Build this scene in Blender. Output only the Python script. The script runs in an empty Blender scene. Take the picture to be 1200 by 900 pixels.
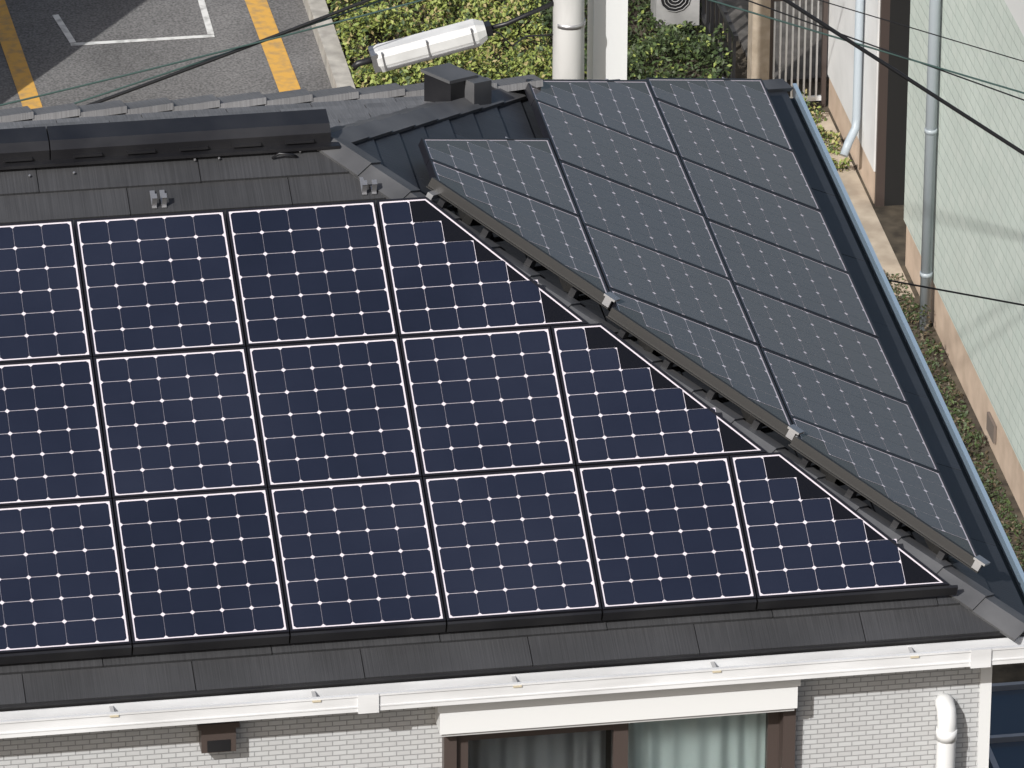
import bpy, math, random
from mathutils import Vector, Euler, noise
random.seed(7)
V=Vector
TH=0.4540590992499695; c=math.cos(TH); s=math.sin(TH)
W=0.68; H=0.77597; XH=2.33279
# ------------------------------------------------------------ helpers
class MB:
    def __init__(self): self.v=[];self.f=[];self.m=[];self.uv=[];self.sm=[]
    def poly(self,pts,mat=0,uv=None,smooth=False):
        i=len(self.v); self.v+= [tuple(p) for p in pts]; self.f.append(tuple(range(i,i+len(pts)))); self.m.append(mat)
        self.uv.append(uv if uv else [(p[0],p[1]) for p in pts]); self.sm.append(smooth)
    def prism(self,top,bot,mat=0,uv=None,side=None,cap=True):
        if side is None: side=mat
        self.poly(top,mat,uv)
        if cap: self.poly(list(reversed(bot)),side,None)
        n=len(top)
        for i in range(n):
            j=(i+1)%n; self.poly([top[j],top[i],bot[i],bot[j]],side,[uv[j],uv[i],uv[i],uv[j]] if uv else None)
    def box(self,a,b,mat=0):
        x0,y0,z0=a;x1,y1,z1=b
        self.prism([V((x0,y0,z1)),V((x1,y0,z1)),V((x1,y1,z1)),V((x0,y1,z1))],[V((x0,y0,z0)),V((x1,y0,z0)),V((x1,y1,z0)),V((x0,y1,z0))],mat)
    def obox(self,o,ax,ay,az,mat=0):
        t=[o+az-ax-ay,o+az+ax-ay,o+az+ax+ay,o+az-ax+ay]; b=[p-2*az for p in t]; self.prism(t,b,mat)
    def tube(self,pts,rad,mat=0,sides=8,caps=True):
        pts=[V(p) for p in pts]; n=len(pts)
        if not isinstance(rad,(list,tuple)): rad=[rad]*n
        rings=[]
        d0=(pts[1]-pts[0]).normalized(); up=V((0,0,1)) if abs(d0.z)<.9 else V((0,1,0))
        a=d0.cross(up).normalized()
        for i in range(n):
            d=(pts[min(i+1,n-1)]-pts[max(i-1,0)]).normalized()
            a=(a-d*a.dot(d)).normalized(); b=d.cross(a)
            rings.append([pts[i]+(a*math.cos(2*math.pi*k/sides)+b*math.sin(2*math.pi*k/sides))*rad[i] for k in range(sides)])
        base=len(self.v)
        for r in rings: self.v+=[tuple(p) for p in r]
        for i in range(n-1):
            for k in range(sides):
                k2=(k+1)%sides
                self.f.append((base+i*sides+k,base+i*sides+k2,base+(i+1)*sides+k2,base+(i+1)*sides+k)); self.m.append(mat);self.uv.append([(0,0)]*4);self.sm.append(True)
        if caps:
            self.f.append(tuple(base+k for k in reversed(range(sides))));self.m.append(mat);self.uv.append([(0,0)]*sides);self.sm.append(False)
            self.f.append(tuple(base+(n-1)*sides+k for k in range(sides)));self.m.append(mat);self.uv.append([(0,0)]*sides);self.sm.append(False)
    def obj(self,name,mats,parent=None,bevel=0):
        me=bpy.data.meshes.new(name); me.from_pydata(self.v,[],self.f); me.update()
        for m in mats: me.materials.append(m)
        me.polygons.foreach_set("material_index",self.m); me.polygons.foreach_set("use_smooth",self.sm)
        ul=me.uv_layers.new(name="UVMap"); flat=[]
        for u in self.uv:
            for q in u: flat+= [q[0],q[1]]
        ul.data.foreach_set("uv",flat)
        ob=bpy.data.objects.new(name,me); bpy.context.collection.objects.link(ob)
        if parent: ob.parent=parent
        if bevel:
            md=ob.modifiers.new("bevel","BEVEL"); md.width=bevel; md.segments=2; md.limit_method='ANGLE'
        return ob
def empty(name):
    e=bpy.data.objects.new(name,None); bpy.context.collection.objects.link(e); return e
def inset(poly,d):
    n=len(poly); area=sum(poly[i][0]*poly[(i+1)%n][1]-poly[(i+1)%n][0]*poly[i][1] for i in range(n))
    sg=1 if area>0 else -1; L=[]
    for i in range(n):
        a=V(poly[i]);b=V(poly[(i+1)%n]); t=(b-a).normalized(); nn=V((-t.y,t.x))*sg; L.append((a+nn*d,t))
    out=[]
    for i in range(n):
        p,t=L[i-1]; q,u=L[i]; cr=t.x*u.y-t.y*u.x; w=q-p; k=(w.x*u.y-w.y*u.x)/cr; out.append(tuple(p+t*k))
    return out
def clip(sub,poly):
    n=len(poly); area=sum(poly[i][0]*poly[(i+1)%n][1]-poly[(i+1)%n][0]*poly[i][1] for i in range(n)); sg=1 if area>0 else -1
    out=list(sub)
    for i in range(n):
        a=poly[i];b=poly[(i+1)%n]
        def side(p): return sg*((b[0]-a[0])*(p[1]-a[1])-(b[1]-a[1])*(p[0]-a[0]))
        inp=out; out=[]
        for j in range(len(inp)):
            p=inp[j-1];q=inp[j];sp=side(p);sq=side(q)
            if (sp>=0)!=(sq>=0):
                t=sp/(sp-sq); out.append((p[0]+(q[0]-p[0])*t,p[1]+(q[1]-p[1])*t))
            if sq>=0: out.append(q)
        if len(out)<3: return []
    r=[]
    for p in out:
        if not r or abs(p[0]-r[-1][0])+abs(p[1]-r[-1][1])>1e-5: r.append(p)
    if len(r)>2 and abs(r[0][0]-r[-1][0])+abs(r[0][1]-r[-1][1])<1e-5: r.pop()
    return r if len(r)>2 else []
class Fr:
    def __init__(s_,o,eu,ev,n): s_.o=V(o);s_.u=V(eu);s_.v=V(ev);s_.n=V(n)
    def p(s_,u,v,h=0): return s_.o+s_.u*u+s_.v*v+s_.n*h
FF=Fr((0,0,0),(1,0,0),(0,-c,-s),(0,-s,c))
FR=Fr((XH,0,0),(0,1,0),(c,0,-s),(s,0,c))
# ------------------------------------------------------------ materials
def mat(name,col,rough=.6,metal=0,spec=.5,build=None):
    m=bpy.data.materials.new(name); m.use_nodes=True; nt=m.node_tree; b=nt.nodes["Principled BSDF"]
    b.inputs["Base Color"].default_value=(*col,1); b.inputs["Roughness"].default_value=rough; b.inputs["Metallic"].default_value=metal
    b.inputs["Specular IOR Level"].default_value=spec
    if build: build(nt,b)
    return m
def N(nt,t,**k):
    n=nt.nodes.new(t)
    for a,v in k.items():
        if a in n.inputs.keys(): n.inputs[a].default_value=v
        else: setattr(n,a,v)
    return n
def coords(nt,kind="Object",scale=(1,1,1)):
    tc=N(nt,"ShaderNodeTexCoord"); mp=N(nt,"ShaderNodeMapping"); mp.inputs["Scale"].default_value=scale
    nt.links.new(tc.outputs[kind],mp.inputs[0]); return mp.outputs[0]
def ramp(nt,fac,stops):
    r=N(nt,"ShaderNodeValToRGB"); nt.links.new(fac,r.inputs[0]); e=r.color_ramp.elements
    e[0].position,e[0].color=stops[0][0],(*stops[0][1],1); e[1].position,e[1].color=stops[-1][0],(*stops[-1][1],1)
    for p,cc in stops[1:-1]:
        x=e.new(p); x.color=(*cc,1)
    return r.outputs[0]
def noisy(c1,c2,scale=5,detail=6,sc=(1,1,1),kind="Object",bump=0,lo=.35,hi=.65,bscale=None):
    def f(nt,b):
        co=coords(nt,kind,sc); n=N(nt,"ShaderNodeTexNoise"); n.inputs["Scale"].default_value=scale; n.inputs["Detail"].default_value=detail
        nt.links.new(co,n.inputs["Vector"]); nt.links.new(ramp(nt,n.outputs["Fac"],[(lo,c1),(hi,c2)]),b.inputs["Base Color"])
        if bump:
            n2=n
            if bscale:
                n2=N(nt,"ShaderNodeTexNoise"); n2.inputs["Scale"].default_value=bscale; n2.inputs["Detail"].default_value=4; nt.links.new(co,n2.inputs["Vector"])
            bp=N(nt,"ShaderNodeBump"); bp.inputs["Strength"].default_value=1; bp.inputs["Distance"].default_value=bump
            nt.links.new(n2.outputs["Fac"],bp.inputs["Height"]); nt.links.new(bp.outputs[0],b.inputs["Normal"])
    return f
def mixcol(nt,a,bc,fac,mode='MULTIPLY'):
    m=N(nt,"ShaderNodeMix"); m.data_type='RGBA'; m.blend_type=mode; m.inputs[0].default_value=fac if not hasattr(fac,'links') else 0
    if hasattr(fac,'links'): nt.links.new(fac,m.inputs[0])
    nt.links.new(a,m.inputs[6]); nt.links.new(bc,m.inputs[7]); return m.outputs[2]
def shingle_mat(name,k=1.0,tint=(1,1,1),rough=.62):
    def f(nt,b):
        co=coords(nt,"UV",(150,2.0,1)); n=N(nt,"ShaderNodeTexNoise"); n.inputs["Scale"].default_value=1; n.inputs["Detail"].default_value=3; nt.links.new(co,n.inputs["Vector"])
        A=[x*k for x in tint]
        c1=ramp(nt,n.outputs["Fac"],[(.3,[.030*x for x in A]),(.7,[.047*x for x in A])])
        co2=coords(nt,"UV",(1.3,1.3,1)); n2=N(nt,"ShaderNodeTexNoise"); n2.inputs["Scale"].default_value=1.6; n2.inputs["Detail"].default_value=8; nt.links.new(co2,n2.inputs["Vector"])
        c2=ramp(nt,n2.outputs["Fac"],[(.3,(.76,.76,.76)),(.7,(1.2,1.2,1.2))])
        nt.links.new(mixcol(nt,c1,c2,1.0),b.inputs["Base Color"])
        bp=N(nt,"ShaderNodeBump"); bp.inputs["Strength"].default_value=.35; bp.inputs["Distance"].default_value=.003
        nt.links.new(n.outputs["Fac"],bp.inputs["Height"]); nt.links.new(bp.outputs[0],b.inputs["Normal"])
    return mat(name,(.045,.045,.047),rough,build=f)
M_sh=shingle_mat("slate_shingle",1.0,(.96,.98,1.06))
M_shR=shingle_mat("slate_shingle_east_shaded",.85,(.85,.95,1.15),.5)  # same slate, dimmer and bluer: the slope's weaker light put into the colour
M_shB=shingle_mat("slate_shingle_back_glare",3.6,(1,1,1.03),.5)  # same slate lightened: grazing sky glare put into the colour
M_cap=mat("hip_cap_metal",(.09,.09,.095),.5,build=noisy((.06,.061,.065),(.11,.111,.115),3,5))
M_black=mat("black_metal",(.012,.012,.014),.42,build=noisy((.009,.009,.011),(.02,.02,.022),4,5))
M_frame=mat("panel_frame_black",(.012,.012,.016),.35)
def haze_sheen(b,w=.17):
    # warm sheen added to the glass: imitates hazy horizon reflection at grazing angles
    b.inputs["Sheen Weight"].default_value=w; b.inputs["Sheen Roughness"].default_value=.35; b.inputs["Sheen Tint"].default_value=(1,.95,.90,1)
M_back=mat("panel_backsheet_black",(.007,.007,.009),.14,spec=.42,build=lambda nt,b:haze_sheen(b,.12))
M_white=mat("panel_backsheet_white",(.66,.61,.66),.14,spec=.4)
def cellf(nt,b):
    haze_sheen(b)
    oi=N(nt,"ShaderNodeObjectInfo"); co=coords(nt,"Object",(1,1,1)); n=N(nt,"ShaderNodeTexNoise"); n.inputs["Scale"].default_value=1.6; n.inputs["Detail"].default_value=5; nt.links.new(co,n.inputs["Vector"])
    ad=N(nt,"ShaderNodeMath",operation='ADD'); mu=N(nt,"ShaderNodeMath",operation='MULTIPLY'); mu.inputs[1].default_value=.35
    nt.links.new(oi.outputs["Random"],mu.inputs[0]); nt.links.new(mu.outputs[0],ad.inputs[0]); nt.links.new(n.outputs["Fac"],ad.inputs[1])
    nt.links.new(ramp(nt,ad.outputs[0],[(.3,(.010,.013,.025)),(.65,(.0135,.017,.032)),(1,(.018,.022,.039))]),b.inputs["Base Color"])
M_cell=mat("silicon_cell",(.012,.018,.05),.14,spec=.42,build=cellf)
M_rail=mat("rail_dark",(.035,.034,.033),.45,.3)
M_alu=mat("aluminium",(.42,.42,.43),.4,.8)
M_gut=mat("white_gutter",(.70,.71,.72),.4,build=noisy((.55,.555,.56),(.69,.70,.71),2.5,8,(1,4,4)))
M_gutR=mat("bluegrey_gutter",(.24,.32,.40),.35)
M_gutD=mat("gutter_inside",(.02,.028,.035),.6)
M_stain=mat("gutter_stain",(.52,.46,.34),.7)
M_fascia=mat("fascia",(.42,.42,.42),.6)
def sidingf(nt,b):
    tc=N(nt,"ShaderNodeTexCoord"); sp=N(nt,"ShaderNodeSeparateXYZ"); cb=N(nt,"ShaderNodeCombineXYZ")
    nt.links.new(tc.outputs["Object"],sp.inputs[0]); ad=N(nt,"ShaderNodeMath",operation='ADD'); nt.links.new(sp.outputs[0],ad.inputs[0]); nt.links.new(sp.outputs[1],ad.inputs[1])
    nt.links.new(ad.outputs[0],cb.inputs[0]); nt.links.new(sp.outputs[2],cb.inputs[1])
    br=N(nt,"ShaderNodeTexBrick"); nt.links.new(cb.outputs[0],br.inputs["Vector"]); br.offset=.5
    for k,v in (("Scale",1),("Mortar Size",.0024),("Brick Width",.062),("Row Height",.0245),("Mortar Smooth",.3)): br.inputs[k].default_value=v
    br.inputs["Color1"].default_value=(.49,.50,.505,1); br.inputs["Color2"].default_value=(.45,.455,.46,1); br.inputs["Mortar"].default_value=(.29,.295,.30,1)
    nt.links.new(br.outputs["Color"],b.inputs["Base Color"])
    bp=N(nt,"ShaderNodeBump",invert=True); bp.inputs["Distance"].default_value=.002; nt.links.new(br.outputs["Fac"],bp.inputs["Height"]); nt.links.new(bp.outputs[0],b.inputs["Normal"])
M_siding=mat("tile_siding",(.6,.6,.6),.6,build=sidingf)
M_brown=mat("brown_aluminium",(.065,.050,.045),.4)
def glassf(nt,b):
    b.inputs["Transmission Weight"].default_value=1; b.inputs["IOR"].default_value=1.45
M_clear=mat("clear_glass",(.8,.85,.85),.02,build=glassf)
M_curt=mat("curtain",(.62,.68,.67),.9)
M_curtd=mat("curtain_dark",(.20,.20,.21),.9)
M_pvc=mat("white_pvc",(.68,.69,.69),.35)
M_dark=mat("dark_void",(.01,.01,.01),.9)
# ------------------------------------------------------------ solar panels
G=.003
def panel(fr,u0,v0,kind,name="solar_panel"):
    mb=MB()
    w=W; h=H
    if kind=='full': out=[(0,0),(w,0),(w,h),(0,h)]
    else: out=[(0,0),(.23,0),(.855,h),(0,h)]
    out=inset(out,G)
    flip=(kind=='L')
    dz=random.uniform(-.0015,.0015); tx=random.uniform(-.004,.004); ty=random.uniform(-.004,.004)
    def P(q,hh): return fr.p(u0+(-q[0] if flip else q[0]),v0+q[1],hh+dz+tx*(q[0]-.34)+ty*(q[1]-.39))
    i1=inset(out,.010); i2=inset(out,.0172); n=4
    for i in range(n):
        j=(i+1)%n
        mb.poly([P(out[i],0),P(out[j],0),P(i1[j],0),P(i1[i],0)],0)
        mb.poly([P(i1[i],0),P(i1[j],0),P(i1[j],-.004),P(i1[i],-.004)],0)
        mb.poly([P(out[i],0),P(out[j],0),P(out[j],-.04),P(out[i],-.04)],0)
    mb.poly([P(q,-.04) for q in out],0)
    mb.poly([P(q,-.004) for q in i1],1 if kind!='full' else 2)
    if kind!='full':
        for i in range(n):
            j=(i+1)%n; mb.poly([P(i1[i],-.0035),P(i1[j],-.0035),P(i2[j],-.0035),P(i2[i],-.0035)],2)
    x0,y0=i2[0]; cw=(w-2*x0)/5; ch=(h-2*y0)/6
    for r in range(6):
        nc=5 if kind=='full' else min(r+1,5)
        if kind!='full':
            e=.0015; mb.poly([P(q,-.0032) for q in ((x0,y0+r*ch),(x0+nc*cw+e,y0+r*ch),(x0+nc*cw+e,y0+(r+1)*ch),(x0,y0+(r+1)*ch))],2)
        for k in range(nc):
            a=x0+k*cw+.0005; b=x0+(k+1)*cw-.0005; t=y0+r*ch+.0010; d=y0+(r+1)*ch-.0010; q=.0105
            mb.poly([P(z,-.0028) for z in ((a+q,t),(b-q,t),(b,t+q),(b,d-q),(b-q,d),(a+q,d),(a,d-q),(a,t+q))],3)
    mb.obj(name,[M_frame,M_back,M_white,M_cell])
for m in range(3):
    for k in range(-4+0,3+m):
        panel(FF,k*W,m*H,'full')
    panel(FF,(3+m)*W,m*H,'R')
d0=.7868
ctr=.655
for j,(nf,cc) in enumerate(((0,.40),(3,.675),(5,ctr))):
    vv=d0+(j-1)*H
    for k in range(nf): panel(FR,cc-nf*W/2+k*W,vv,'full')
    panel(FR,cc+nf*W/2,vv,'R'); panel(FR,cc-nf*W/2,vv,'L')
# mounting: front skirt, rails, clamps
mb=MB()
def fbox(fr,u0,u1,v0,v1,h0,h1,mat=0,mb=mb):
    q=[(u0,v0),(u1,v0),(u1,v1),(u0,v1)]
    mb.prism([fr.p(a,b,h1) for a,b in q],[fr.p(a,b,h0) for a,b in q],mat)
v3=3*H
for k in range(-4,6):
    u1=(k+1)*W if k<5 else 5*W+.89
    fbox(FF,k*W+.004,u1-.004,v3+.002,v3+.016,-.062,-.006,0)
for m in range(3):
    for dv in (.15,.62): fbox(FF,-4*W,(3+m)*W+.2,m*H+dv,m*H+dv+.04,-.095,-.042,1)
for j,(nf,cc) in enumerate(((0,.40),(3,.675),(5,ctr))):
    vv=d0+(j-1)*H
    for dv in (.15,.6):
        e=.23+.625*dv/H+nf*W/2
        fbox(FR,cc-e-.02,cc+e+.03,vv+dv,vv+dv+.04,-.095,-.042,1)
mb.obj("panel_mounting",[M_black,M_rail])
# diagonal edge rail with clamps beside the hip
mb=MB()
for j,(nf,cc) in enumerate(((0,.40),(3,.675),(5,ctr))):
    vv=d0+(j-1)*H; a=V((cc-nf*W/2-.23,vv)); b=V((cc-nf*W/2-.855,vv+H)); t=(b-a).normalized()
    nn=V((-t.y,t.x)); 
    if nn.x>0: nn=-nn
    a2=a-t*.015; b2=b+t*.02
    def seg(o0,o1,h0,h1,mt,A=a2,B=b2):
        q=[A+nn*o0,B+nn*o0,B+nn*o1,A+nn*o1]
        mb.prism([FR.p(p.x,p.y,h1) for p in q],[FR.p(p.x,p.y,h0) for p in q],mt)
    seg(.004,.026,-.012,.006,0); seg(.026,.030,-.04,.008,0); seg(.030,.046,-.04,-.036,0)
    L=(b-a).length
    for kk in range(4):
        A=a+t*(L*(kk+.3)/4); seg(.0,.06,-.097,-.045,2,A,A+t*.03)
    A=b2-t*.045; seg(-.006,.055,.008,.018,1,A,A+t*.06); seg(.035,.052,-.03,.008,1,A+t*.01,A+t*.045)
    if j==0:
        A=a2; seg(-.03,.10,-.06,-.035,1,A+t*.04,A+t*.07)
mb.obj("edge_rail",[M_rail,M_alu,M_black])
# ------------------------------------------------------------ house
house=empty("tiled_house")
def shingles(name,fr,poly,vmax,e,w,h0,mt,n,parent=house,off=0,th=.012):
    mb=MB(); us=[p[0] for p in poly]; vs=[p[1] for p in poly]
    mb.prism([fr.p(a,b,h0-.006) for a,b in poly],[fr.p(a,b,h0-.05) for a,b in poly],0,uv=list(poly))
    for i in range(n):
        vb=vmax-i*e+ (0.0); vt=vb-e-.02
        if vb<min(vs)-.01: break
        u=min(us)-w+ (w*.5 if i%2 else 0)+off+random.uniform(-.02,.02)
        while u<max(us):
            cu=0.002; jb=random.uniform(-.0015,.0015); q=clip([(u+cu,vt),(u+w-cu,vt),(u+w-cu,vb+jb),(u+cu,vb+jb)],poly)
            if q:
                dz=random.uniform(0,.003); ou=random.uniform(0,50)
                f=lambda p:h0+.0015+th*(p[1]-vt)/(e+.02)+dz
                mb.prism([fr.p(p[0],p[1],f(p)) for p in q],[fr.p(p[0],p[1],h0-.004) for p in q],0,uv=[(p[0]+ou,p[1]) for p in q],cap=False)
            u+=w
    return mb.obj(name,[mt],parent)
HS=-.1; vE=2.586; vF=2.53
PF=[(1.883,-.452),(4.563,vF),(-6.0,vF),(-3.27,-.452)]
shingles("roof_front_slope",FF,PF,vF,.163,.73,HS-.012,M_sh,22,off=.36,th=.016)
PR=[(.45,-.452),(2.15,.903),(3.56,vE),(-2.23,vE),(-2.23,vF)]
shingles("roof_east_slope",FR,PR,vE,.163,.73,HS-.012,M_shR,22,off=.1)
bb=math.atan2(.594,1.70); FB=Fr((0,.45,.108),(1,0,0),(0,math.cos(bb),-math.sin(bb)),(0,math.sin(bb),math.cos(bb)))
PB=[(1.883,0),(3.10,1.80),(-6.0,1.80),(-3.27,0)]
shingles("roof_back_slope",FB,PB,1.80,.20,.40,-.012,M_shB,16,th=.03)
mb=MB(); mb.poly([V((-3.27,.45,.09)),V((-6,-2.23,-1.22)),V((-6,2.15,-.5))],0); mb.poly([V((-6,-2.23,-1.22)),V((-6,2.15,-.5)),V((-6,2.15,-1.24))],0); mb.obj("roof_west_slope",[M_sh],house)
# hip caps : overlapping folded pieces
mb=MB()
def hipcaps(A,B,n1,n2,wd,step,mt=0,h=.012):
    d=(B-A); L=d.length; d.normalize(); k=int(L/step)
    s1=n1.cross(d); s2=n2.cross(d)
    mid=(n1+n2).normalized()
    if s1.dot(n2)>0: s1=-s1
    if s2.dot(n1)>0: s2=-s2
    for i in range(k):
        a=A+d*(i*step); b=A+d*((i+1)*step+.02)
        ha=.006+h; hb=.016+h
        q=[a+mid*ha,b+mid*hb]
        l=[a+s1*wd+n1*(ha-.006),b+s1*wd+n1*(hb-.006)]; r=[a+s2*wd+n2*(ha-.006),b+s2*wd+n2*(hb-.006)]
        u0=random.uniform(0,9)
        mb.poly([q[0],q[1],l[1],l[0]],mt,[(u0,0),(u0,step),(u0+wd,step),(u0+wd,0)]); mb.poly([q[0],q[1],r[1],r[0]],mt,[(u0,0),(u0,step),(u0+wd,step),(u0+wd,0)])
        mb.poly([q[1],l[1],l[1]-n1*.012,q[1]-mid*.012],mt); mb.poly([q[1],r[1],r[1]-n2*.012,q[1]-mid*.012],mt)
        mb.poly([l[0],l[1],l[1]-n1*.02,l[0]-n1*.02],mt); mb.poly([r[0],r[1],r[1]-n2*.02,r[0]-n2*.02],mt)
A=V((1.883,.45,.108)); D=FF.p(4.563,vF,HS); B=V((3.10,2.15,-.486)); C=FR.p(3.56,vE,HS)
nB=FB.n; nH=V((0,s,c))
hipcaps(A,D,FF.n,FR.n,.085,.235); hipcaps(A,B,FR.n,nB,.085,.24); hipcaps(B,C,FR.n,nH,.07,.24)
hipcaps(FF.p(-3.27,-.452,HS),FF.p(-6,vF,HS),FF.n,V((-s,0,c)),.085,.24)
mb.obj("hip_caps",[M_cap],house)
# stepped eave tiles along the back slope
mb=MB()
for k in range(30):
    x=3.0-k*.22; p=FB.p(x,1.66,.012); ax=V((.113,0,.010)); mb.obox(p+V((0,0,.014)),ax,FB.v*.15,FB.n*.016,0)
mb.obj("back_eave_tiles",[M_shB],house)
# ridge ventilation cap
mb=MB(); sec=[(.405,.10),(.40,.155),(.44,.185),(.56,.200),(.60,.165),(.60,.06)]
xs=-3.2
for x0,x1 in [(xs+i*1.275,xs+(i+1)*1.275-.006) for i in range(4)]:
    mb.prism([V((x0,y,z)) for y,z in sec],[V((x1,y,z)) for y,z in sec],0)
    for k in range(5):
        xx=x0+.1+k*.24; mb.box((xx,.385,.118),(xx+.13,.41,.128),0)
mb.box((xs,.36,.092),(1.93,.405,.106),0)
mb.obj("ridge_vent",[M_black,M_cap],house,bevel=.006)
# stacked cap boxes at the end of the upper hip
mb=MB()
o=V((2.62,1.60,-.250)); ax=V((.068,.082,-.03)); ay=V((-.055,.05,.01)); az=V((0,0,.098))
mb.obox(o,ax,ay,az,0); mb.obox(o+V((.11,.03,-.02)),V((.05,.055,-.02)),V((-.048,.043,.01)),V((0,0,.088)),1)
mb.obox(o+V((.0,.0,.106)),V((.080,.090,-.03)),V((-.06,.055,.01)),V((0,0,.008)),1)
mb.obj("hip_end_cap",[M_black,M_cap],house,bevel=.006)
# brackets
for ux in (1.08,2.03):
    mb=MB()
    for du in (-.022,.022):
        fbox(FF,ux+du-.011,ux+du+.011,-.20,-.10,HS+.008,HS+.014,0,mb); fbox(FF,ux+du-.011,ux+du+.011,-.115,-.108,HS+.008,HS+.070,0,mb); fbox(FF,ux+du-.011,ux+du+.011,-.135,-.108,HS+.066,HS+.072,0,mb)
    mb.obj("roof_bracket",[M_alu],house)
mb=MB()
for ux,vv in ((.52,-.33),(.72,-.33),(1.27,-.36),(1.38,-.36),(1.75,-.37)):
    p=FF.p(ux,vv,HS+.01); mb.tube([p,p+FF.n*.008],.005,0,8)
p=FF.p(1.62,-.345,HS+.01); mb.tube([p,p+V((.03,-.02,.03)),p+V((.09,-.02,.02)),p+V((.11,0,0))],.006,1,6)
mb.obj("roof_screws",[M_alu,M_black],house)
# walls
mb=MB(); yw=-2.10
mb.box((-5.7,yw,-7.0),(2.02,1.8,-1.2)); mb.box((2.02,yw,-7.0),(3.57,1.8,-2.9)); mb.box((3.57,yw,-7.0),(4.42,3.2,-1.2)); mb.box((2.02,-1.5,-2.9),(3.57,1.8,-1.2)); mb.box((2.02,yw,-1.54),(3.57,-1.5,-1.2))
mb.obj("walls",[M_siding],house)
mb=MB(); mb.box((4.40,yw-.012,-7),(4.45,yw+.05,-1.25)); mb.obj("corner_trim",[M_pvc],house)
mb=MB(); mb.box((-5.95,-2.212,-1.33),(4.55,-2.15,-1.225),0); mb.box((-5.9,-2.15,-1.34),(4.53,yw,-1.32),0); mb.box((4.42,-2.15,-1.37),(4.58,3.4,-1.35),0); mb.obj("soffit",[M_fascia],house)
# front gutter (open channel) with joint sleeves
mb=MB(); x0,x1=-6.1,4.70
for a,b in (((x0,-2.328,-1.305),(x1,-2.322,-1.224)),((x0,-2.322,-1.305),(x1,-2.24,-1.299)),((x0,-2.24,-1.305),(x1,-2.234,-1.228)),((x0,-2.334,-1.230),(x1,-2.318,-1.221)),((x0,-2.332,-1.283),(x1,-2.327,-1.277)),((x1,-2.336,-1.307),(x1+.006,-2.23,-1.221))): mb.box(a,b,0)
for xx in (-.9,1.62,4.3): mb.box((xx,-2.338,-1.309),(xx+.09,-2.326,-1.219),0); mb.box((xx,-2.326,-1.309),(xx+.09,-2.23,-1.306),0)
for k in range(-3,6):
    xx=.56+k*.87; mb.box((xx,-2.318,-1.2375),(xx+.016,-2.235,-1.2335),1)
    mb.box((xx-.008,-2.3355,-1.238),(xx+.03,-2.3341,-1.2285),2)
mb.obj("gutter",[M_gut,M_fascia,M_stain],house)
mb=MB(); mb.box((4.600,-2.25,-1.33),(4.606,3.6,-1.26),1); mb.box((4.606,-2.25,-1.33),(4.675,3.6,-1.324),1); mb.box((4.675,-2.25,-1.33),(4.683,3.6,-1.245)); mb.box((4.67,-2.25,-1.250),(4.69,3.6,-1.243)); mb.obj("side_gutter",[M_gutR,M_gutD],house)
mb=MB(); fbox(FR,-2.23,3.56,vE-.004,vE+.008,HS-.05,HS-.004,0,mb); fbox(FF,-6,4.563,vF-.004,vF+.008,HS-.045,HS-.004,0,mb); mb.obj("drip_edge",[M_black],house)
# shutter box, window
mb=MB(); mb.box((1.99,-2.235,-1.500),(3.56,yw,-1.37),0); mb.box((1.98,-2.245,-1.385),(3.57,-2.2,-1.35),0); mb.box((2.0,-2.22,-1.52),(3.55,-2.12,-1.50),1); mb.obj("shutter_box",[M_pvc,M_fascia],house,bevel=.005)
mb=MB()
def fb(a,b,m=0): mb.box(a,b,m)
fb((2.02,-2.16,-2.9),(2.075,-2.0,-1.515)); fb((3.515,-2.16,-2.9),(3.57,-2.0,-1.515)); fb((2.075,-2.15,-1.56),(3.515,-2.0,-1.515))
fb((2.075,-2.13,-2.9),(2.13,-2.07,-1.56)); fb((2.77,-2.13,-2.9),(2.835,-2.07,-1.56)); fb((2.13,-2.128,-1.60),(2.77,-2.07,-1.56))
fb((2.80,-2.06,-2.9),(2.83,-2.02,-1.56)); fb((3.465,-2.07,-2.9),(3.515,-2.02,-1.56)); fb((2.83,-2.06,-1.60),(3.465,-2.02,-1.56))
fb((2.13,-2.103,-2.9),(2.77,-2.097,-1.60),1); fb((2.83,-2.043,-2.9),(3.465,-2.037,-1.60),1)
mb.obj("window",[M_brown,M_clear],house)
mb=MB()
def curtain(xa,xb,y,mt):
    n=160
    for i in range(n):
        a=xa+(xb-xa)*i/n;b=xa+(xb-xa)*(i+1)/n
        g=lambda x:y+.010*math.sin(x*75+2*math.sin(x*9))+.012*math.sin(x*31+3*math.sin(x*5))
        mb.poly([V((a,g(a),-2.9)),V((b,g(b),-2.9)),V((b,g(b),-1.55)),V((a,g(a),-1.55))],mt)
curtain(2.84,3.5,-1.96,0); curtain(2.1,2.78,-1.90,1)
mb.box((2.04,-1.75,-2.9),(3.55,-1.72,-1.55),2)
mb.obj("curtains",[M_curt,M_curtd,M_dark],house)
mb=MB(); mb.box((.96,-2.19,-1.53),(1.11,yw,-1.40),0); mb.box((.945,-2.20,-1.41),(1.125,yw,-1.385),0); mb.box((.985,-2.194,-1.525),(1.085,-2.188,-1.47),1); mb.obj("vent_hood",[M_brown,M_black],house,bevel=.004)
mb=MB(); mb.tube([(4.24,-2.08,-1.60),(4.24,-2.13,-1.595),(4.24,-2.165,-1.61),(4.24,-2.18,-1.645),(4.24,-2.18,-1.70),(4.24,-2.18,-7)],.043,0,14); mb.tube([(4.24,-2.18,-1.69),(4.24,-2.18,-1.74)],.047,0,14); mb.obj("vent_pipe",[M_pvc],house)
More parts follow.
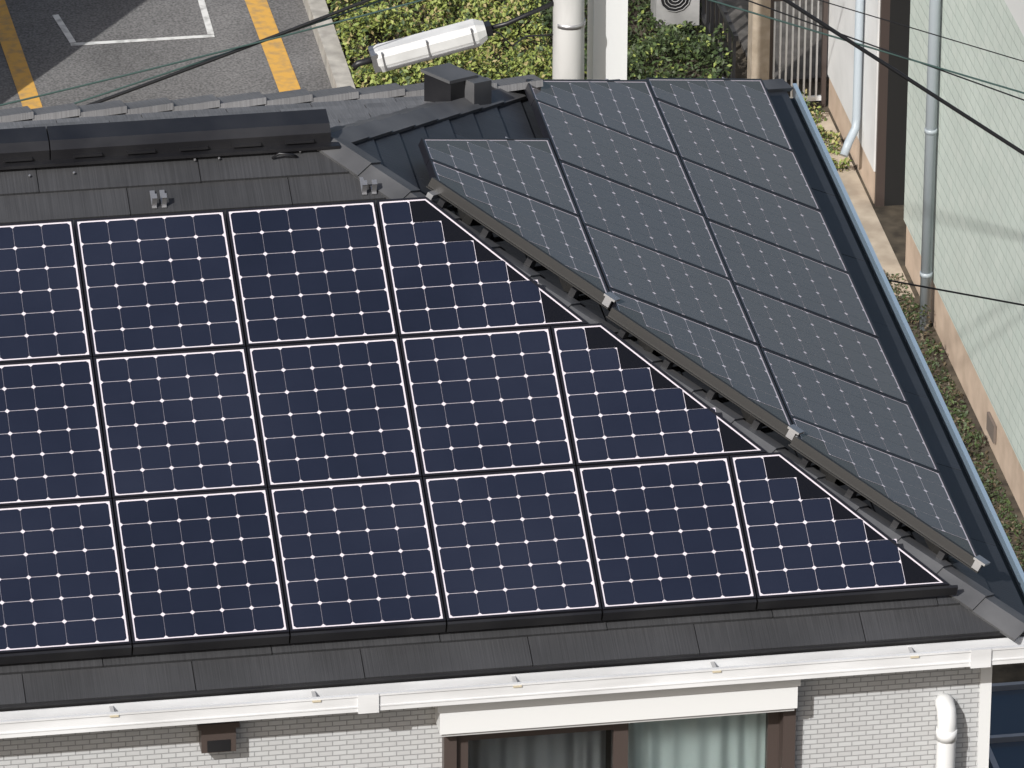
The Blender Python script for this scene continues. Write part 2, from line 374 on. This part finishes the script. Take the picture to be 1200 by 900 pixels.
# ------------------------------------------------------------ ground and street
def asp(nt,b):
    co=coords(nt,"Object"); n=N(nt,"ShaderNodeTexNoise"); n.inputs["Scale"].default_value=60; n.inputs["Detail"].default_value=6; nt.links.new(co,n.inputs["Vector"])
    n2=N(nt,"ShaderNodeTexNoise"); n2.inputs["Scale"].default_value=1.3; n2.inputs["Detail"].default_value=6; nt.links.new(co,n2.inputs["Vector"])
    a=ramp(nt,n.outputs["Fac"],[(.3,(.08,.078,.077)),(.7,(.23,.225,.222))]); bb_=ramp(nt,n2.outputs["Fac"],[(.3,(.72,.72,.72)),(.7,(1.12,1.12,1.12))])
    nt.links.new(mixcol(nt,a,bb_,1.0),b.inputs["Base Color"])
M_asph=mat("asphalt",(.15,.15,.15),.85,build=asp)
M_ground=mat("packed_earth_shaded",(.2,.17,.13),.95,build=noisy((.035,.028,.020),(.10,.082,.058),7,9))  # earth darkened: house shade on the side gap put into the colour
M_conc=mat("concrete",(.4,.38,.35),.85,build=noisy((.30,.285,.26),(.46,.44,.40),9,8))
M_path=mat("path_mortar",(.4,.34,.27),.9,build=noisy((.36,.30,.235),(.50,.43,.34),6,8))
M_orange=mat("orange_paint",(.62,.33,.06),.7,build=noisy((.40,.26,.11),(.62,.35,.075),14,8,lo=.3,hi=.55))
M_wpaint=mat("white_paint",(.7,.7,.68),.7,build=noisy((.36,.36,.35),(.68,.68,.66),14,8,lo=.3,hi=.55))
def sheet(name,pts,z,m):
    mb=MB(); mb.poly([V((a,b,z)) for a,b in pts],0); return mb.obj(name,[m])
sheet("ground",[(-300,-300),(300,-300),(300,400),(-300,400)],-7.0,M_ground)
sheet("street",[(-30,13.4),(4.1,13.4),(4.1,60),(-30,60)],-6.996,M_asph)
sheet("footpath",[(6.95,12.7),(7.34,12.55),(7.34,15.4),(6.95,15.4)],-6.995,M_path)
mb=MB()
def line(x0,y0,x1,y1,w,m):
    a=V((x0,y0));b=V((x1,y1));t=(b-a).normalized();n=V((-t.y,t.x))*w/2
    mb.poly([V((p.x,p.y,-6.992)) for p in (a-n,b-n,b+n,a+n)],m)
line(2.07,16.18,1.96,19,.13,0); line(3.84,15.0,3.74,19.5,.15,0); 
mb.poly([V((a,b,-6.9915)) for a,b in ((.5,16.02),(3.77,16.02),(3.77,16.14),(.5,16.14))],0)
line(2.43,17.24,3.42,17.24,.045,1); line(3.40,17.27,3.42,20,.045,1); line(2.45,17.27,2.38,17.75,.045,1)
mb.obj("road_markings",[M_orange,M_wpaint])
mb=MB(); mb.box((4.1,13.4,-7),(4.22,30,-6.88)); mb.obj("kerb",[M_conc],bevel=.01)
# ------------------------------------------------------------ vegetation
def leafmat(name,a,b_,tr=.3):
    def f(nt,b):
        oi=N(nt,"ShaderNodeTexCoord"); n=N(nt,"ShaderNodeTexNoise"); n.inputs["Scale"].default_value=9; n.inputs["Detail"].default_value=6; nt.links.new(oi.outputs["Object"],n.inputs["Vector"])
        nt.links.new(ramp(nt,n.outputs["Fac"],[(.32,a),(.68,b_)]),b.inputs["Base Color"])
    return mat(name,a,.6,build=f)
M_leafA=leafmat("leaf_bright",(.14,.195,.04),(.31,.345,.09)); M_leafB=leafmat("leaf_dark",(.03,.055,.018),(.08,.12,.035)); M_leafC=leafmat("leaf_dry",(.24,.20,.08),(.38,.32,.15)); M_leafD=leafmat("leaf_weed",(.02,.035,.012),(.055,.075,.025)); M_leafE=leafmat("leaf_litter",(.06,.045,.025),(.14,.105,.06))
def foliage(name,x0,x1,y0,y1,hf,n,size,mats,wts):
    mb=MB()
    for i in range(n):
        x=random.uniform(x0,x1);y=random.uniform(y0,y1);top=hf(x,y)
        if top<=.01: continue
        z=-7+top*(random.random()**.35)
        sz=size*random.uniform(.5,1.4); e=Euler((random.uniform(-1.0,1.0),random.uniform(-1.0,1.0),random.uniform(0,6.3))); R=e.to_matrix()
        q=[V((-.5,0,0)),V((0,-.28,.05)),V((.55,0,0)),V((0,.28,.05))]; o=V((x,y,z))
        mb.poly([o+R@(p*sz) for p in q],random.choices(range(len(mats)),wts)[0])
    return mb.obj(name,mats)
def nz(x,y,f,o=0): return noise.noise(V((x*f+o,y*f,o)))
foliage("hedge",4.22,5.6,15.4,19.5,lambda x,y:.12+.30*max(0,nz(x,y,2.6)+.30)+.16*nz(x,y,7,3),38000,.036,[M_leafA,M_leafB,M_leafC],[.60,.26,.14])
foliage("shrub",5.55,6.75,15.6,19.8,lambda x,y:.12+.55*max(0,nz(x,y,1.6,5)+.25)+.12*nz(x,y,6,3),22000,.038,[M_leafD,M_leafB,M_leafA],[.5,.42,.08])
foliage("weeds",6.98,7.33,8.0,12.9,lambda x,y:max(0,(nz(x,y,3.6,8)-.02))*.30*(1 if x>7.06 else .4)+.012,8000,.026,[M_leafD,M_leafB,M_leafE],[.4,.3,.3])  # mostly dark leaves: the house shade put into the weeds' colour too
foliage("weeds",6.98,7.3,14.4,15.3,lambda x,y:max(0,(nz(x,y,4,2)+.1))*.4,2500,.030,[M_leafB,M_leafA,M_leafC],[.3,.45,.25])
# ------------------------------------------------------------ utility pole, pillar, lamp
mb=MB(); mb.tube([(5.16,13,-7),(5.15,13,-4.9),(5.13,13,1.5)],[.106,.100,.085],0,20)
mb.tube([(5.155,13,-5.13),(5.155,13,-5.10)],.104,1,20); mb.tube([(5.15,13,-4.7),(5.15,13,-4.66)],.106,1,20)
for k in range(8): mb.tube([(5.15,13,-4.2+k*.6),(5.35,13,-4.2+k*.6)],.010,1,6)
mb.obj("utility_pole",[mat("pole_concrete",(.55,.54,.52),.8,build=noisy((.42,.42,.41),(.56,.56,.55),5,8,(1,1,.3))),M_alu])
mb=MB(); mb.box((5.345,13.2,-7),(5.565,13.42,-1.5),0); mb.box((5.33,13.19,-1.5),(5.58,13.43,-1.46),0); mb.obj("white_post",[M_pvc],bevel=.008)
lamp=empty("street_lamp")
d=V((.76,0,.17)).normalized(); up=V((-d.z,0,d.x)); yy=V((0,1,0)); o=V((4.26,12.95,-5.19))
mb=MB()
def hull(L0,L1,prof0,prof1,m):
    a=[o+d*L0+yy*p[0]+up*p[1] for p in prof0]; b=[o+d*L1+yy*p[0]+up*p[1] for p in prof1]; mb.prism(a,b,m)
pr=lambda w,h0,h1:[(-w,h0*.3),(-w*.75,h0),(w*.75,h0),(w,h0*.3),(w,h1*.5),(w*.6,h1),(-w*.6,h1),(-w,h1*.5)]
hull(-.38,-.33,pr(.06,-.05,.045),pr(.085,-.075,.07),0); hull(-.33,.30,pr(.085,-.075,.07),pr(.085,-.075,.07),0); hull(.30,.36,pr(.085,-.075,.07),pr(.055,-.05,.045),0)
mb.obj("housing",[mat("lamp_plastic",(.62,.62,.60),.35,build=noisy((.54,.545,.54),(.66,.665,.66),6,6))],lamp,bevel=.008)
mb=MB(); mb.obox(o+d*0-up*.05,d*.30,yy*.0875,up*.006,0); mb.obox(o+d*-.36,d*.02,yy*.075,up*.06,0); mb.obox(o+d*.37,d*.03,yy*.04,up*.035,1)
for L_ in (-.31,-.02,.27): mb.obox(o+d*L_,d*.006,yy*.088,up*.062,0)
mb.tube([o-d*.38,o-d*.47,o-d*.50-up*.02],.022,1,8); mb.tube([o+d*.38,o+d*.50,o+d*.62+up*.02,V((5.06,13,-4.98))],.016,1,8)
mb.obj("lamp_bracket",[M_alu,M_black],lamp)
mb=MB(); mb.tube([o+d*.36,o+d*.44-up*.05,o+d*.50-up*.16,o+d*.60-up*.12,V((5.06,13,-5.2))],.006,0,6); mb.obj("lamp_cable",[M_black],lamp)
# ------------------------------------------------------------ wires
M_wire=mat("cable_black",(.012,.012,.013),.5); M_wireg=mat("cable_green",(.05,.09,.08),.5)
def wire(p,q,r,m,sag=0,ext=(0,0)):
    p=V(p);q=V(q);d_=q-p;A_=p-d_*ext[0];B_=q+d_*ext[1];mb=MB();n=24
    mb.tube([A_.lerp(B_,i/n)-V((0,0,sag*4*(i/n)*(1-i/n))) for i in range(n+1)],r,0,6); mb.obj("overhead_wire",[m])
wire((1.457,12,-5.10),(5.05,13,-4.45),.011,M_wire,.10,(.9,0))
wire((1.457,12,-5.08),(4.55,12.9,-4.62),.006,M_wireg,.06,(.9,.5))
wire((2.6,12.3,-4.86),(5.05,13,-4.72),.006,M_wireg,.05,(1.5,0))
wire((4.91,5,-1.42),(6.21,5,-2.39),.011,M_wire,0,(4,.85))
wire((4.50,5,-1.39),(6.20,5,-2.04),.005,M_wireg,0,(4,.65))
wire((4.60,5,-1.36),(6.20,5,-2.08),.004,M_wire,0,(4,.65))
wire((4.95,5,-1.38),(6.20,5,-1.86),.003,M_wire,0,(4,.7))
wire((5.54,5,-3.09),(6.24,5,-3.28),.005,M_wire,0,(1.2,1.4))
# ------------------------------------------------------------ neighbour houses
nb=empty("green_siding_house")
def grf(nt,b):
    tc=N(nt,"ShaderNodeTexCoord"); sp=N(nt,"ShaderNodeSeparateXYZ"); cb=N(nt,"ShaderNodeCombineXYZ")
    nt.links.new(tc.outputs["Object"],sp.inputs[0]); nt.links.new(sp.outputs[2],cb.inputs[1]); 
    ad=N(nt,"ShaderNodeMath",operation='ADD'); nt.links.new(sp.outputs[0],ad.inputs[0]); nt.links.new(sp.outputs[1],ad.inputs[1]); nt.links.new(ad.outputs[0],cb.inputs[0])
    br=N(nt,"ShaderNodeTexBrick"); nt.links.new(cb.outputs[0],br.inputs["Vector"]); br.offset=.5
    for k,v in (("Scale",1),("Mortar Size",.004),("Brick Width",.16),("Row Height",.09),("Mortar Smooth",.6)): br.inputs[k].default_value=v
    br.inputs["Color1"].default_value=(.54,.61,.56,1); br.inputs["Color2"].default_value=(.58,.64,.59,1); br.inputs["Mortar"].default_value=(.42,.49,.45,1)
    n=N(nt,"ShaderNodeTexNoise"); n.inputs["Scale"].default_value=1.1; n.inputs["Detail"].default_value=6; nt.links.new(tc.outputs["Object"],n.inputs["Vector"])
    nt.links.new(mixcol(nt,br.outputs["Color"],ramp(nt,n.outputs["Fac"],[(.3,(.88,.88,.88)),(.7,(1.0,1.0,1.0))]),1.0),b.inputs["Base Color"])
    bp=N(nt,"ShaderNodeBump",invert=True); bp.inputs["Distance"].default_value=.004; nt.links.new(br.outputs["Fac"],bp.inputs["Height"]); nt.links.new(bp.outputs[0],b.inputs["Normal"])
M_green=mat("green_siding",(.55,.63,.56),.6,build=grf)
M_found=mat("foundation_pink",(.5,.37,.28),.85,build=noisy((.44,.34,.26),(.56,.44,.34),6,7))
mb=MB(); mb.box((7.36,3.5,-6.68),(13,13.05,-3.88)); mb.obj("walls",[M_green],nb)
mb=MB(); mb.box((7.375,3.52,-7),(13,13.03,-6.68),0); 
mb.obj("foundation",[M_found],nb)
mb=MB(); mb.box((7.30,3.4,-3.88),(13,13.1,-3.62),0); mb.box((7.33,3.45,-3.62),(13,13.06,-1.9),0); mb.obj("upper_storey",[M_pvc],nb)
mb=MB(); mb.prism([V((7.1,3.2,-1.9)),V((13,3.2,-1.9)),V((10.2,6,-1.0))],[V((7.1,13.3,-1.9)),V((13,13.3,-1.9)),V((10.2,10.5,-1.0))],0); mb.obj("roof",[M_sh],nb)
mb=MB(); mb.tube([(7.31,12.12,-1.95),(7.31,12.12,-7)],.036,0,12)
for z in (-3.2,-4.4,-5.6,-6.6): mb.tube([(7.31,12.12,z),(7.31,12.12,z-.03)],.041,0,12)
mb.box((7.355,10.3,-6.9),(7.372,10.5,-6.78),1)
mb.obj("downpipe",[mat("downpipe_grey",(.32,.36,.39),.4),mat("foundation_vent",(.16,.13,.11),.8)],nb)
nb2=empty("white_wall_house")
M_plaster=mat("white_plaster",(.7,.7,.69),.7,build=noisy((.62,.625,.62),(.70,.705,.70),3,7))
mb=MB(); mb.box((7.35,13.95,-6.76),(13,15.5,-1.5),0); mb.box((7.75,15.5,-7),(13,24,-1.5),0); mb.obj("walls",[M_plaster],nb2)
mb=MB(); mb.box((7.36,13.97,-7),(13,15.49,-6.76),0); mb.obj("foundation",[M_found],nb2)
mb=MB(); mb.box((7.36,13.92,-7),(7.42,13.95,-2.2),0); mb.box((7.42,13.92,-7),(9,13.95,-2.2),1); mb.obj("gap_shade_panel",[M_brown,M_dark],nb2)  # dark brown and black panels standing in for the shaded gap
mb=MB(); mb.tube([(7.31,14.35,-2),(7.31,14.35,-6.55),(7.30,14.33,-6.62),(7.24,14.25,-6.68),(7.20,14.2,-6.75)],.028,0,12); mb.obj("downpipe",[mat("downpipe_blue",(.36,.41,.45),.45)],nb2)
mb=MB(); mb.prism([V((7.1,13.6,-1.5)),V((13.2,13.6,-1.5)),V((10.2,16.5,-.4))],[V((7.1,24.3,-1.5)),V((13.2,24.3,-1.5)),V((10.2,21.5,-.4))],0); mb.obj("roof",[M_sh],nb2)
# entrance gate
mb=MB()
for k in range(9):
    x=6.975+k*.042; mb.box((x,15.5,-6.92),(x+.012,15.515,-6.2),0)
mb.box((6.96,15.495,-6.95),(7.33,15.52,-6.92),0); mb.box((6.96,15.495,-6.2),(7.33,15.52,-6.16),1); mb.box((6.94,15.49,-7),(6.97,15.53,-6.0),1); mb.box((7.31,15.49,-7),(7.34,15.53,-6.0),1)
mb.obj("white_bar_gate",[M_pvc,M_brown])
mb=MB(); mb.box((6.82,15.45,-7),(6.94,15.60,-5.4),0); mb.box((6.80,15.43,-5.4),(6.96,15.62,-5.36),0); mb.obj("gate_pillar",[mat("pillar_beige",(.42,.33,.24),.8,build=noisy((.30,.25,.19),(.40,.34,.27),12,6))],bevel=.005)
mb=MB(); mb.box((6.96,15.9,-7),(7.74,24,-6.97),0); mb.obj("porch",[mat("porch_tile",(.12,.11,.10),.7,build=noisy((.04,.037,.033),(.10,.093,.087),8,6))])
# dark fence
mb=MB()
for k in range(16):
    y=15.6+k*.16; mb.box((6.72,y,-7),(6.74,y+.02,-6.45),0)
mb.box((6.715,15.55,-6.50),(6.745,18.2,-6.46),0); mb.box((6.715,15.55,-6.85),(6.745,18.2,-6.82),0); mb.obj("metal_fence",[M_black])
# air conditioner outdoor unit
ac=empty("air_conditioner_unit")
M_acb=mat("ac_casing_shaded",(.34,.34,.33),.5,build=noisy((.25,.25,.25),(.37,.37,.37),6,6))  # casing darkened: the shade it sits in is put into the colour
mb=MB(); mb.box((6.40,16.72,-6.90),(6.70,16.94,-6.42),0); mb.box((6.43,16.73,-7),(6.48,16.93,-6.90),1); mb.box((6.62,16.73,-7),(6.67,16.93,-6.90),1); mb.obj("casing",[M_acb,M_black],ac,bevel=.01)
mb=MB()
mb.poly([V((6.53+.105*math.cos(t*.3927),16.716,-6.68+.105*math.sin(t*.3927))) for t in range(16)],1)
for r in (.03,.055,.08,.105): mb.tube([(6.53+r*math.cos(t*.5236),16.71,-6.68+r*math.sin(t*.5236)) for t in range(13)],.003,0,5,False)
mb.obj("fan_grille",[M_acb,M_black],ac)
# unseen block added at left, shaped to throw a shadow on the street
nl=empty("shadow_caster")
mb=MB(); mb.box((-6,15.35,-7),(1.12,22,-4.2),0); mb.obj("walls",[M_plaster],nl)
mb=MB(); mb.box((-6.1,15.25,-4.2),(1.2,22.1,-4.1),0); mb.obj("shadow_caster_top",[M_sh],nl)
# carport beside the house
cp=empty("carport")
M_poly=mat("blue_polycarbonate",(.035,.06,.09),.2)
mb=MB(); mb.box((5.0,-1.2,-4.52),(6.9,3.1,-4.50),0); mb.obj("roof_sheet",[M_poly],cp)
mb=MB()
for k in range(9): mb.box((5.0,-1.2+k*.53,-4.5),(6.9,-1.17+k*.53,-4.47),0)
for x in (4.98,5.5,6.0,6.88): mb.box((x,-1.25,-4.50),(x+.03,3.1,-4.46),0)
for y in (-.8,2.8): mb.box((5.1,y,-7),(5.18,y+.08,-4.5),0)
mb.obj("frame",[M_alu],cp)
# ------------------------------------------------------------ light, world, camera
EL=math.radians(38); hx,hy=.6,.8
dv=V((hx*math.cos(EL),hy*math.cos(EL),-math.sin(EL)))
sl=bpy.data.lights.new("sun","SUN"); sl.energy=4.5; sl.angle=math.radians(.5); sl.color=(1,.98,.95)
so=bpy.data.objects.new("sun",sl); bpy.context.collection.objects.link(so); so.rotation_euler=dv.to_track_quat('-Z','Y').to_euler()
w=bpy.data.worlds.new("World"); bpy.context.scene.world=w; w.use_nodes=True; nt=w.node_tree
sky=nt.nodes.new("ShaderNodeTexSky"); sky.sky_type='NISHITA'; sky.sun_disc=False; sky.sun_elevation=EL; sky.sun_rotation=math.atan2(-hx,-hy); sky.air_density=1.0; sky.dust_density=4; sky.ozone_density=1.0
nt.links.new(sky.outputs[0],nt.nodes["Background"].inputs[0]); nt.nodes["Background"].inputs[1].default_value=.095
cd=bpy.data.cameras.new("camera"); cd.lens=9148.6/1200*36; cd.sensor_width=36; cd.clip_end=1500; cd.clip_start=1
co=bpy.data.objects.new("camera",cd); bpy.context.collection.objects.link(co); co.location=(-2.480145,-31.243051,15.065442); co.rotation_euler=(1.1018979,-.0054672,-.1604019)
sc=bpy.context.scene; sc.camera=co; sc.view_settings.view_transform='Standard'; sc.view_settings.look='None'; sc.view_settings.exposure=0
